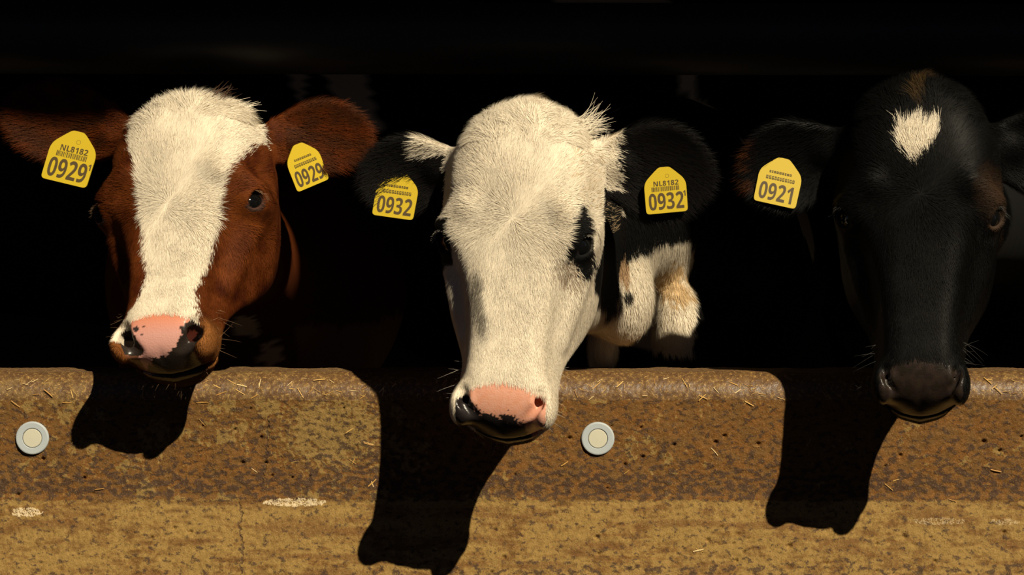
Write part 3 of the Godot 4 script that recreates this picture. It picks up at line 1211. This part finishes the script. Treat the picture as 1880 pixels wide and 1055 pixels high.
func eyes(cow: Node3D, b: Beast, mat: Material) -> void:
	for side in [-1.0, 1.0]:
		var v := PackedVector3Array()
		var n := PackedVector3Array()
		var c := PackedColorArray()
		var idx := PackedInt32Array()
		var g := b.shape.gaze.normalized()
		g.x *= side
		var look := Vector3(side * 0.93, 0.0, 0.37).normalized()
		var centre := Vector3(b.shape.eye_at.x * side, b.shape.eye_at.y, b.shape.eye_at.z)
		for i in 49:
			for j in 64:
				var th := PI * i / 48.0
				var ph := TAU * j / 64.0
				var d := Vector3(sin(th) * cos(ph), cos(th), sin(th) * sin(ph))
				var r := 0.0196
				var a := acos(clampf(d.dot(look), -1, 1))
				if a < 0.72:
					r += 0.0012 * (1.0 - pow(a / 0.72, 2.0))
				var p := b.shape.from_head * (centre + d * r)
				v.append(p)
				n.append((b.shape.from_head.basis * d).normalized())
				if a < 0.98:
					c.append(Color(0.005, 0.005, 0.007))
				elif a < 1.08:
					c.append(Color(0.030, 0.018, 0.016))
				else:
					c.append(Color(0.30, 0.135, 0.125) if b.coat.kind < 2 else Color(0.09, 0.045, 0.04))
		for i in 48:
			for j in 64:
				var a := i * 64 + j
				var e := i * 64 + (j + 1) % 64
				idx.append_array(PackedInt32Array([a, a + 64, e, e, a + 64, e + 64]))
		part("eye", array_mesh(v, n, c, idx), cow, mat).position = -cow.position

func lashes_and_whiskers(cow: Node3D, b: Beast, pale: Color, mat: Material, seed_of: int) -> void:
	var rng := RandomNumberGenerator.new()
	rng.seed = seed_of
	var t := b.shape.from_head
	var lash := Strands.new()
	for side in [-1.0, 1.0]:
		var g := b.shape.gaze.normalized()
		var up := (b.shape.lid - g * b.shape.lid.dot(g)).normalized()
		var across := up.cross(g)
		for k in 46:
			var a := rng.randf_range(-1.0, 1.0)
			var root := b.shape.eye_at + g * (0.0185 - 0.004 * a * a) + up * (0.0155 - 0.007 * a * a) + across * a * 0.012
			var dir := (g * 1.0 + up * -0.15 + across * a * 0.5 + Vector3(rng.randfn(0, 0.1), rng.randfn(0, 0.1), 0)).normalized()
			var len := rng.randf_range(0.008, 0.016)
			var pts := PackedVector3Array()
			for i in 4:
				var p := root + dir * len * i / 3.0 + Vector3(0, -0.006 * pow(i / 3.0, 2.0), 0)
				p.x *= side
				pts.append(t * p)
			lash.wisp(pts, Vector3(0, 0, 1), 0.00055, pale * rng.randf_range(0.6, 1.0))
	var o := part("eyelashes", array_mesh(lash.v, lash.n, lash.c, lash.idx), cow, mat)
	o.position = -cow.position
	o.set_meta("kind", "stuff")
	var beard := Strands.new()
	for k in 104:
		var a := rng.randf_range(-1.0, 1.0)
		var chin := k < 64
		var root := Vector3(a * 0.034, -0.262 + 0.018 * a * a + rng.randf_range(0, 0.012), -0.090 + rng.randf_range(-0.012, 0.02))
		var dir := Vector3(a * 0.5, -1.0, 0.35 + rng.randf_range(-0.3, 0.3))
		if not chin:
			var sg := 1.0 if k % 2 else -1.0
			root = Vector3(sg * rng.randf_range(0.052, 0.058), rng.randf_range(-0.245, -0.165), rng.randf_range(-0.060, -0.025))
			dir = Vector3(sg * 1.0, rng.randfn(-0.25, 0.45), rng.randf_range(-0.3, 0.6))
		dir = dir.normalized()
		var len := rng.randf_range(0.010, 0.040) if rng.randf() < 0.6 else rng.randf_range(0.008, 0.018)
		var pts := PackedVector3Array()
		var bow := Vector3(rng.randfn(0, 0.2), rng.randf_range(-0.35, 0.1), 0.1)
		for i in 5:
			var q := i / 4.0
			pts.append(t * (root + dir * len * q + bow * len * q * q * 0.5))
		beard.wisp(pts, Vector3(0, 0, 1), 0.00042, pale * rng.randf_range(0.5, 1.0))
	o = part("whiskers", array_mesh(beard.v, beard.n, beard.c, beard.idx), cow, mat)
	o.position = -cow.position
	o.set_meta("kind", "stuff")

func tuft(b: Beast, root: Vector3, towards: Array, count: int, colour: Color, seed_of: int) -> void:
	# a loose lock of long hair on the poll, added to the coat
	var rng := RandomNumberGenerator.new()
	rng.seed = seed_of
	for k in count:
		var r := root + Vector3(rng.randfn(0, 0.006), rng.randfn(0, 0.006), rng.randfn(0, 0.006))
		var w := rng.randf()
		var d: Vector3 = towards[0].lerp(towards[1], w).normalized()
		var len: float = rng.randf_range(0.5, 1.0) * lerpf(towards[2], towards[3], w)
		var bow := Vector3(rng.randfn(0, 0.25), rng.randfn(0, 0.25), rng.randfn(0, 0.3))
		var pts := PackedVector3Array()
		for i in 6:
			var q := i / 5.0
			pts.append(r + d * len * q + bow * len * q * q * 0.6)
		b.fur.wisp(pts, Vector3(0.2, 0.2, 1).normalized(), 0.0008, colour * rng.randf_range(0.7, 1.1))

func cow_node(b: Beast, foot: Vector3, hide: Material, wet: Material, hairs: Material) -> Node3D:
	var cow := thing("cow", foot)
	var m: ArrayMesh
	if b.shape.has_head:
		m = array_mesh(b.head.v, b.head.n, b.head_colour, b.skin_idx)
		m.surface_set_material(0, hide)
		array_mesh(b.head.v, b.head.n, b.head_colour, b.nose_idx, PackedVector2Array(), m)
		m.surface_set_material(1, wet)
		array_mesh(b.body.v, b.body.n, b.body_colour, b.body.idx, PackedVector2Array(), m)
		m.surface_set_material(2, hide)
	else:
		m = array_mesh(b.body.v, b.body.n, b.body_colour, b.body.idx)
		m.surface_set_material(0, hide)
	part("body", m, cow).position = -foot
	if b.fur.v.size():
		var f := part("fur", array_mesh(b.fur.v, b.fur.n, b.fur.c, b.fur.idx), cow, hairs)
		f.position = -foot
		f.set_meta("kind", "stuff")
	return cow

# ------------------------------------------------------------------ the scene

func _ready() -> void:
	var t0 := Time.get_ticks_msec()
	var cam := Camera3D.new()
	cam.name = "camera"
	cam.fov = rad_to_deg(2.0 * atan(527.5 / FOCAL))
	cam.near = 0.05
	cam.far = 60.0
	cam.position = EYE
	cam.rotation.x = TILT
	add_child(cam)
	cam.current = true
	var env := Environment.new()
	env.background_mode = Environment.BG_SKY
	var sky := Sky.new()
	var air := ProceduralSkyMaterial.new()
	air.sky_top_color = Color(0.30, 0.42, 0.62)
	air.sky_horizon_color = Color(0.62, 0.66, 0.70)
	air.ground_bottom_color = Color(0.10, 0.09, 0.08)
	air.ground_horizon_color = Color(0.30, 0.28, 0.25)
	air.sky_energy_multiplier = 0.75
	air.ground_energy_multiplier = 0.02
	air.sun_angle_max = 1.0
	sky.sky_material = air
	env.sky = sky
	env.tonemap_mode = Environment.TONE_MAPPER_LINEAR
	env.tonemap_exposure = 1.0
	env.sdfgi_enabled = true
	env.ssao_enabled = true
	env.ssil_enabled = true
	var we := WorldEnvironment.new()
	we.name = "environment"
	we.environment = env
	add_child(we)
	var sun := DirectionalLight3D.new()
	sun.name = "sun"
	sun.light_color = Color(1.0, 0.94, 0.82)
	sun.light_energy = 1.75
	sun.light_angular_distance = 0.53
	sun.shadow_enabled = true
	sun.sky_mode = DirectionalLight3D.SKY_MODE_LIGHT_ONLY
	add_child(sun)
	sun.look_at_from_position(SUN_FROM, Vector3.ZERO, Vector3.UP)

	# --- heavy work on threads
	var concrete := Concrete.new()
	var jobs: Array[Thread] = []
	var calls: Array[Callable] = []
	var feet := [Vector3(-0.43, 0, -0.60), Vector3(0.24, 0, -0.42), Vector3(0.84, 0, -0.55)]
	var beasts: Array[Beast] = []
	for i in 3:
		var b := Beast.new()
		b.coat.kind = i
		var s := b.shape
		if i == 0:
			s.pose(at(307, 365, 0.08), 15, 22, 5, Vector3(1.08, 0.86, 1.0))
			s.nostril = 1.85
			s.eye_at = Vector3(0.0880, 0.004, -0.0480)
			s.snout = 0.96
			s.ear(Vector3(-0.080, 0.152, -0.084), Vector3(-1, 0.36, 0.26), Vector3(0.1, -0.40, 1), 0.185, 0.060)
			s.ear(Vector3(0.080, 0.130, -0.088), Vector3(1, 0.26, -0.42), Vector3(0.35, -0.40, 1), 0.150, 0.054)
			s.bones.append([s.from_head * Vector3(0, 0.02, -0.13), Vector3(-0.41, 0.71, -0.48), 0.070, 0.13, 0.05])
			body_bones(s, feet[0], 0.08, 0.85, 0.05)
		elif i == 1:
			s.nostril = 1.25
			s.pose(at(938, 440, 0.235), 9, 10, -2.0, Vector3(0.985, 0.925, 1.0))
			s.ear(Vector3(-0.080, 0.120, -0.085), Vector3(-1, -0.14, -0.20), Vector3(-0.15, -0.30, 1), 0.150, 0.052)
			s.ear(Vector3(0.080, 0.132, -0.085), Vector3(1, -0.10, -0.12), Vector3(0.1, -0.35, 1), 0.170, 0.066)
			s.bones.append([s.from_head * Vector3(0, 0.02, -0.13), Vector3(0.20, 0.78, -0.42), 0.070, 0.13, 0.05])
			s.bones.append([s.from_head * Vector3(0.02, -0.05, -0.15), at(1150, 560, -0.16), 0.045, 0.04, 0.05])
			s.neck = 2
			s.lumps.append([at(1146, 550, -0.09), Vector3(0.042, 0.062, 0.050), 0.03])
			s.lumps.append([at(1106, 640, -0.20), Vector3(0.024, 0.045, 0.026), 0.03])
			s.lumps.append([at(1244, 612, -0.30), Vector3(0.040, 0.080, 0.048), 0.03])
			body_bones(s, feet[1], -0.06, 0.88, 0.20)
			b.body_fur = true
		else:
			s.pose(at(1690, 395, 0.19), 8, 10, 0, Vector3(1.0, 0.95, 1.0))
			s.snout = 0.90
			s.eye_at = Vector3(0.0830, 0.004, -0.0440)
			s.ear(Vector3(-0.080, 0.118, -0.085), Vector3(-1, -0.30, -0.10), Vector3(-0.1, -0.35, 1), 0.165, 0.060)
			s.ear(Vector3(0.080, 0.118, -0.085), Vector3(1, -0.10, -0.25), Vector3(0.2, -0.35, 1), 0.145, 0.058)
			s.bones.append([s.from_head * Vector3(0, 0.02, -0.13), Vector3(0.80, 0.80, -0.55), 0.070, 0.14, 0.05])
			body_bones(s, feet[2], -0.05, 0.90, 0.10)
			b.thick = 0.42e6
		b.head.lo = s.origin + Vector3(-0.37, -0.33, -0.26)
		b.head.hi = s.origin + Vector3(0.37, 0.27, 0.18)
		b.head.cell = 0.0021
		b.head_from = [[s.from_head * Vector3(0, 0.02, -0.08), Vector3(0, 0, 1)]]
		b.body.cell = 0.013
		b.body.lo = Vector3(feet[i].x - 0.75, -0.05, -2.4)
		b.body.hi = Vector3(feet[i].x + 0.75, 1.30, 0.30)
		b.body.skip_lo = b.head.lo + Vector3.ONE * 0.012
		b.body.skip_hi = b.head.hi
		b.body_from = [[feet[i] + Vector3(0, 0.70, -0.5), Vector3(1, 0, 0)]]
		beasts.append(b)
		calls.append(b.work)
	var back_feet := [Vector3(-1.35, 0, -2.46), Vector3(1.70, 0, -3.42)]
	for i in 2:
		var b := Beast.new()
		b.coat.kind = 3 + i
		b.shape.has_head = false
		var k := 1.05 if i == 0 else 1.3
		var sg := -1.0 if i == 0 else 1.0
		var f: Vector3 = back_feet[i]
		body_bones(b.shape, f, sg * PI / 2, k, 0.0)
		b.shape.bones.append([f + Vector3(-sg * 0.05, 0.92, 0) * k, f + Vector3(sg * 0.42, 1.02, 0) * k, 0.17 * k, 0.09 * k, 0.08])
		b.shape.bones.append([f + Vector3(sg * 0.42, 1.05, 0) * k, f + Vector3(sg * 0.68, 0.80, 0) * k, 0.10 * k, 0.055 * k, 0.05])
		b.shape.bones.append([f + Vector3(sg * 0.40, 1.10, 0.06) * k, f + Vector3(sg * 0.36, 1.10, 0.22) * k, 0.03 * k, 0.03 * k, 0.03])
		b.shape.bones.append([f + Vector3(sg * 0.40, 1.10, -0.06) * k, f + Vector3(sg * 0.36, 1.10, -0.22) * k, 0.03 * k, 0.03 * k, 0.03])
		b.body.cell = 0.022
		b.body.lo = f + Vector3(-2.2, -0.06, -0.6)
		b.body.hi = f + Vector3(2.2, 1.6, 0.6)
		b.body_from = [[f + Vector3(-sg * 0.6, 0.8 * k, 0), Vector3(0, 0, 1)]]
		beasts.append(b)
		calls.append(b.work)
	for q in 4:
		calls.append(concrete.rows.bind(q * 128, (q + 1) * 128))
	for c in calls:
		var t := Thread.new()
		t.start(c)
		jobs.append(t)
	for t in jobs:
		t.wait_to_finish()
	print("computed ", Time.get_ticks_msec() - t0)

	# --- the barn
	var grime := plain(Color(0.17, 0.15, 0.12), 0.95)
	var timber := plain(Color(0.20, 0.14, 0.09), 0.9)
	tag(single("floor", slab(Vector3(-6, -0.12, -8), Vector3(6, 0.0, 7)), grime), "dark dirty concrete floor of the feed alley and pens", "floor", "", "structure")
	tag(single("wall_back", slab(Vector3(-6, 0, -8.15), Vector3(6, 3.8, -8)), timber), "dark boarded wall at the far end of the pens", "wall", "", "structure")
	tag(single("wall_left", slab(Vector3(-6.15, 0, -8.15), Vector3(-6, 3.8, EAVE_Z - 0.3)), timber), "dark boarded side wall of the barn, left of the pens", "wall", "", "structure")
	tag(single("wall_right", slab(Vector3(6, 0, -8.15), Vector3(6.15, 3.8, EAVE_Z - 0.3)), timber), "dark boarded side wall of the barn, right of the pens", "wall", "", "structure")
	# unseen wall added across the alley, just under the sun, to shade its floor
	var top := 0.17 + SUN_FROM.y * 5.3
	tag(single("wall_added_shade", slab(Vector3(-9, 0, 5.3), Vector3(14, top, 5.6)), plain(Color(0.30, 0.27, 0.23), 0.9)), "tall pale unseen wall added across the feed alley to shade its floor", "wall", "", "structure")
	var y0 := EAVE_Y
	tag(single("ceiling", hexa([Vector3(-6.5, 3.7, -8.3), Vector3(6.5, 3.7, -8.3), Vector3(6.5, y0, EAVE_Z), Vector3(-6.5, y0, EAVE_Z), Vector3(-6.5, 3.82, -8.3), Vector3(6.5, 3.82, -8.3), Vector3(6.5, y0 + 0.12, EAVE_Z), Vector3(-6.5, y0 + 0.12, EAVE_Z)]), timber), "dark underside of the sloping barn roof with its eave over the alley", "ceiling", "", "structure")
	build_barrier(concrete)

	# --- neck rail: one thick steel pipe along the whole front
	var pipe := CylinderMesh.new()
	pipe.top_radius = 0.0505
	pipe.bottom_radius = 0.0505
	pipe.height = 5.2
	pipe.radial_segments = 64
	var steel := plain(Color(0.016, 0.016, 0.016), 0.5)
	var rail := thing("neck_rail", Vector3(0, TOP, -0.12))
	var bar := part("pipe", pipe, rail, steel)
	bar.position.y = at(940, 71, -0.12).y - TOP
	bar.rotation.z = PI / 2 - 0.002
	var post := CylinderMesh.new()
	post.top_radius = 0.024
	post.bottom_radius = 0.024
	post.height = bar.position.y - 0.02
	for x in [-1.95, 1.95]:
		part("post", post, rail, steel).position = Vector3(x, post.height * 0.5, 0)
	tag(rail, "thick black steel pipe rail running over the necks of the cattle", "rail")

	# --- cattle
	var fluff := painted(0.75, 0.3)
	var hide := painted(0.85, 0.3)
	var wet := painted(0.30, 0.5)
	var pores := FastNoiseLite.new()
	pores.noise_type = FastNoiseLite.TYPE_CELLULAR
	pores.frequency = 0.06
	pores.seed = 2
	var pore_tex := NoiseTexture2D.new()
	pore_tex.width = 256
	pore_tex.height = 256
	pore_tex.seamless = true
	pore_tex.noise = pores
	wet.heightmap_enabled = true
	wet.heightmap_texture = pore_tex
	wet.heightmap_scale = 0.025
	wet.uv1_triplanar = true
	wet.uv1_scale = Vector3.ONE * 26.0
	var sleek := painted(0.50, 0.20)
	var eye_mat := painted(0.06, 0.5)
	var labels := ["red and white calf with a broad white blaze and number 0929", "cream white heifer with one dark patched eye and number 0932", "black heifer with a small white star on the forehead and number 0921"]
	# a dark curl on the calf's poll, a fan of hair beside the white heifer's poll
	tuft(beasts[0], at(395, 186, 0.0), [Vector3(0.6, 0.6, 0.4), Vector3(1, 0.3, 0.3), 0.028, 0.028], 60, Color(0.09, 0.05, 0.03), 1)
	tuft(beasts[0], at(435, 200, -0.01), [Vector3(1.0, 0.5, 0.1), Vector3(1, -0.3, 0.2), 0.025, 0.03], 60, Coat.WHITE, 2)
	tuft(beasts[1], at(1062, 240, 0.13), [Vector3(0.7, 0.8, 0.2), Vector3(1, -0.35, 0.2), 0.045, 0.036], 190, Coat.WHITE * 0.9, 3)
	for i in 3:
		var b := beasts[i]
		var cow := cow_node(b, feet[i], hide, wet, fluff if i < 2 else sleek)
		tag(cow, labels[i], "cow", "cattle at the feed barrier")
		eyes(cow, b, eye_mat)
		lashes_and_whiskers(cow, b, [Color(0.30, 0.18, 0.10), Color(0.62, 0.55, 0.45), Color(0.07, 0.065, 0.06)][i], hide, 31 + i)
		if i == 0:
			ear_tag(cow, "0929", on_ear(b, 75, 326, 158, 346, 116, 300, 0.004, 0.014), Vector3(0.05, 0.18, 1), true, "yellow ear tag printed 0929 with a code and barcode above")
			ear_tag(cow, "0929", on_ear(b, 546, 353, 604, 328.5, 580, 305, 0.024, -0.006), Vector3(0.5, 0.05, 1), false, "yellow ear tag printed 0929 turned away at an angle")
		elif i == 1:
			ear_tag(cow, "0932", on_ear(b, 683, 394, 758, 404.5, 720, 372, 0.000, 0.008), Vector3(0, 0.18, 1), false, "yellow ear tag printed 0932 half hidden under ear hair")
			ear_tag(cow, "0932", on_ear(b, 1187, 394, 1263, 387, 1225, 350, 0.006, 0.014), Vector3(0.05, 0.18, 1), true, "yellow ear tag printed 0932 with a code and barcode above")
		else:
			ear_tag(cow, "0921", on_ear(b, 1383, 367, 1460, 384, 1420, 340, 0.006, 0.008), Vector3(-0.1, 0.18, 1), false, "yellow ear tag printed 0921, dirty")
	for i in 2:
		var cow := cow_node(beasts[3 + i], back_feet[i], hide, wet, fluff)
		tag(cow, ["black cow with two white flashes on its flank, in the dark", "large black cow with a thin white flank streak, in the dark"][i], "cow", "cattle in the dark barn")

	# --- round plugs in the tie holes of the barrier
	var grey := plain(Color(0.42, 0.47, 0.50), 0.5)
	var cream := plain(Color(0.56, 0.54, 0.43), 0.6)
	var ring := lathe([Vector2(0.0228, -0.012), Vector2(0.0226, 0.0012), Vector2(0.0218, 0.0024), Vector2(0.0205, 0.0028), Vector2(0.0140, 0.0026), Vector2(0.0134, 0.0020), Vector2(0.0132, -0.004)], 56)
	var disc := lathe([Vector2(0.0128, -0.004), Vector2(0.0128, 0.0012), Vector2(0.0120, 0.0018), Vector2(0.0, 0.0020)], 48)
	var k := 0
	for p in [Vector2(60, 803.5), Vector2(1097.5, 804.5)]:
		var o := thing("wall_plug", on_face(p.x, p.y) + Vector3(0, 0, 0.0015))
		part("collar", ring, o, grey)
		part("cap", disc, o, cream)
		o.rotation.z = 0.4 * k
		tag(o, ["round grey plug with a cream centre, below the calf's ear on the concrete", "round grey plug with a cream centre, set beside the white heifer's muzzle"][k], "plug", "plugs in the concrete barrier")
		k += 1
	build_straw()
	print("built ", Time.get_ticks_msec() - t0)

func straw_mesh(length: float, width: float, bend: float) -> ArrayMesh:
	# a split piece of stem: a shallow gutter, a little bent
	var v := PackedVector3Array()
	var n := PackedVector3Array()
	var idx := PackedInt32Array()
	for i in 5:
		var t := i / 4.0 - 0.5
		var w := width * (1.0 - 0.5 * absf(t))
		for j in 4:
			var a := lerpf(-1.1, 1.1, j / 3.0)
			v.append(Vector3(t * length, sin(a) * w * 0.5 + bend * t * t * length, cos(a) * w * 0.45))
			n.append(Vector3(0, sin(a), cos(a)))
	for i in 4:
		for j in 3:
			var a := i * 4 + j
			idx.append_array(PackedInt32Array([a, a + 1, a + 4, a + 1, a + 5, a + 4]))
	return array_mesh(v, n, PackedColorArray(), idx)

func build_straw() -> void:
	var rng := RandomNumberGenerator.new()
	rng.seed = 12
	var spots: Array[Vector3] = []
	for q in [[0, 660, 2.611, [138, 112, 168, 102, 232, 160, 75, 212, 322, 207, 362, 162, 345, 165, 990, 105, 1110, 108, 1145, 100, 1160, 125, 1150, 155, 1040, 130, 962, 142, 1058, 163, 1245, 115, 1330, 110, 1390, 115, 1400, 140, 1440, 160, 1490, 150, 1520, 148, 1575, 162, 1590, 105, 1700, 150, 1740, 178, 1530, 98, 970, 205, 1220, 177, 968, 300, 478, 620, 1220, 530, 1410, 490, 1765, 405, 1675, 340, 1690, 488, 1785, 590, 1637, 640, 1830, 145]],
			[640, 660, 2.671, [70, 178, 100, 410, 25, 497, 115, 605, 1230, 105, 1330, 122, 1115, 168, 1190, 188, 1500, 108, 1648, 115, 1250, 155, 1740, 185, 1215, 128, 1060, 510, 1360, 553, 1715, 935, 1130, 685, 170, 155]],
			[1280, 660, 2.672, [92, 150, 25, 185, 265, 130, 200, 155, 240, 210, 255, 215, 85, 450, 290, 425, 410, 190, 975, 590, 940, 625, 1465, 545, 10, 935, 1425, 105, 1475, 150, 1520, 155, 1250, 690, 180, 120]]]:
		var list: Array = q[3]
		for i in range(0, list.size(), 2):
			spots.append(Vector3(q[0] + list[i] / q[2], q[1] + list[i + 1] / q[2], 1.0))
	for i in 70:
		spots.append(Vector3(rng.randf_range(0, 1880), rng.randf_range(692, 728), 0.6))
	var meshes: Array[ArrayMesh] = []
	for i in 8:
		meshes.append(straw_mesh(1.0, [0.08, 0.10, 0.13, 0.09, 0.15, 0.07, 0.12, 0.09][i], rng.randf_range(-0.12, 0.12)))
	var mats: Array[StandardMaterial3D] = []
	for c in [Color(0.70, 0.44, 0.13), Color(0.60, 0.34, 0.08), Color(0.82, 0.62, 0.30), Color(0.48, 0.25, 0.06)]:
		mats.append(plain(c, 0.5))
	for i in spots.size():
		var s := spots[i]
		var p := on_face(s.x, s.y)
		var up := face_normal(minf(p.y - TOP, -0.001))
		var a := rng.randf_range(-0.9, 0.9) if rng.randf() < 0.75 else rng.randf_range(-1.6, 1.6)
		var x := Vector3.RIGHT.rotated(up, a)
		var len := rng.randf_range(0.008, 0.016) * s.z
		var shade := rng.randi() % 4
		var o := single("straw", meshes[i % 8], mats[shade])
		o.transform = Transform3D(Basis(x, up.cross(x), up) * len, p + up * 0.0008)
		var size := "tiny" if len < 0.0075 else ("short" if len < 0.012 else "long")
		var tone: String = ["golden", "dull orange", "pale cream", "brown"][shade]
		var lie := "lying level" if absf(a) < 0.3 else ("slanting" if absf(a) < 1.1 else "standing steep")
		var near := "by the calf's shadow"
		if s.x > 380.0 and s.x < 720.0:
			near = "between calf and white heifer"
		elif s.x >= 720.0 and s.x < 1440.0:
			near = "between white and black heifer"
		elif s.x >= 1440.0:
			near = "by the black heifer's muzzle"
		var low := p.y - TOP < -0.04
		tag(o, "%s %s straw bit %s on %s %s" % [size, tone, lie, "concrete face" if low else "rounded lip", near], "straw", "straw on the barrier face" if low else "straw on the barrier lip")
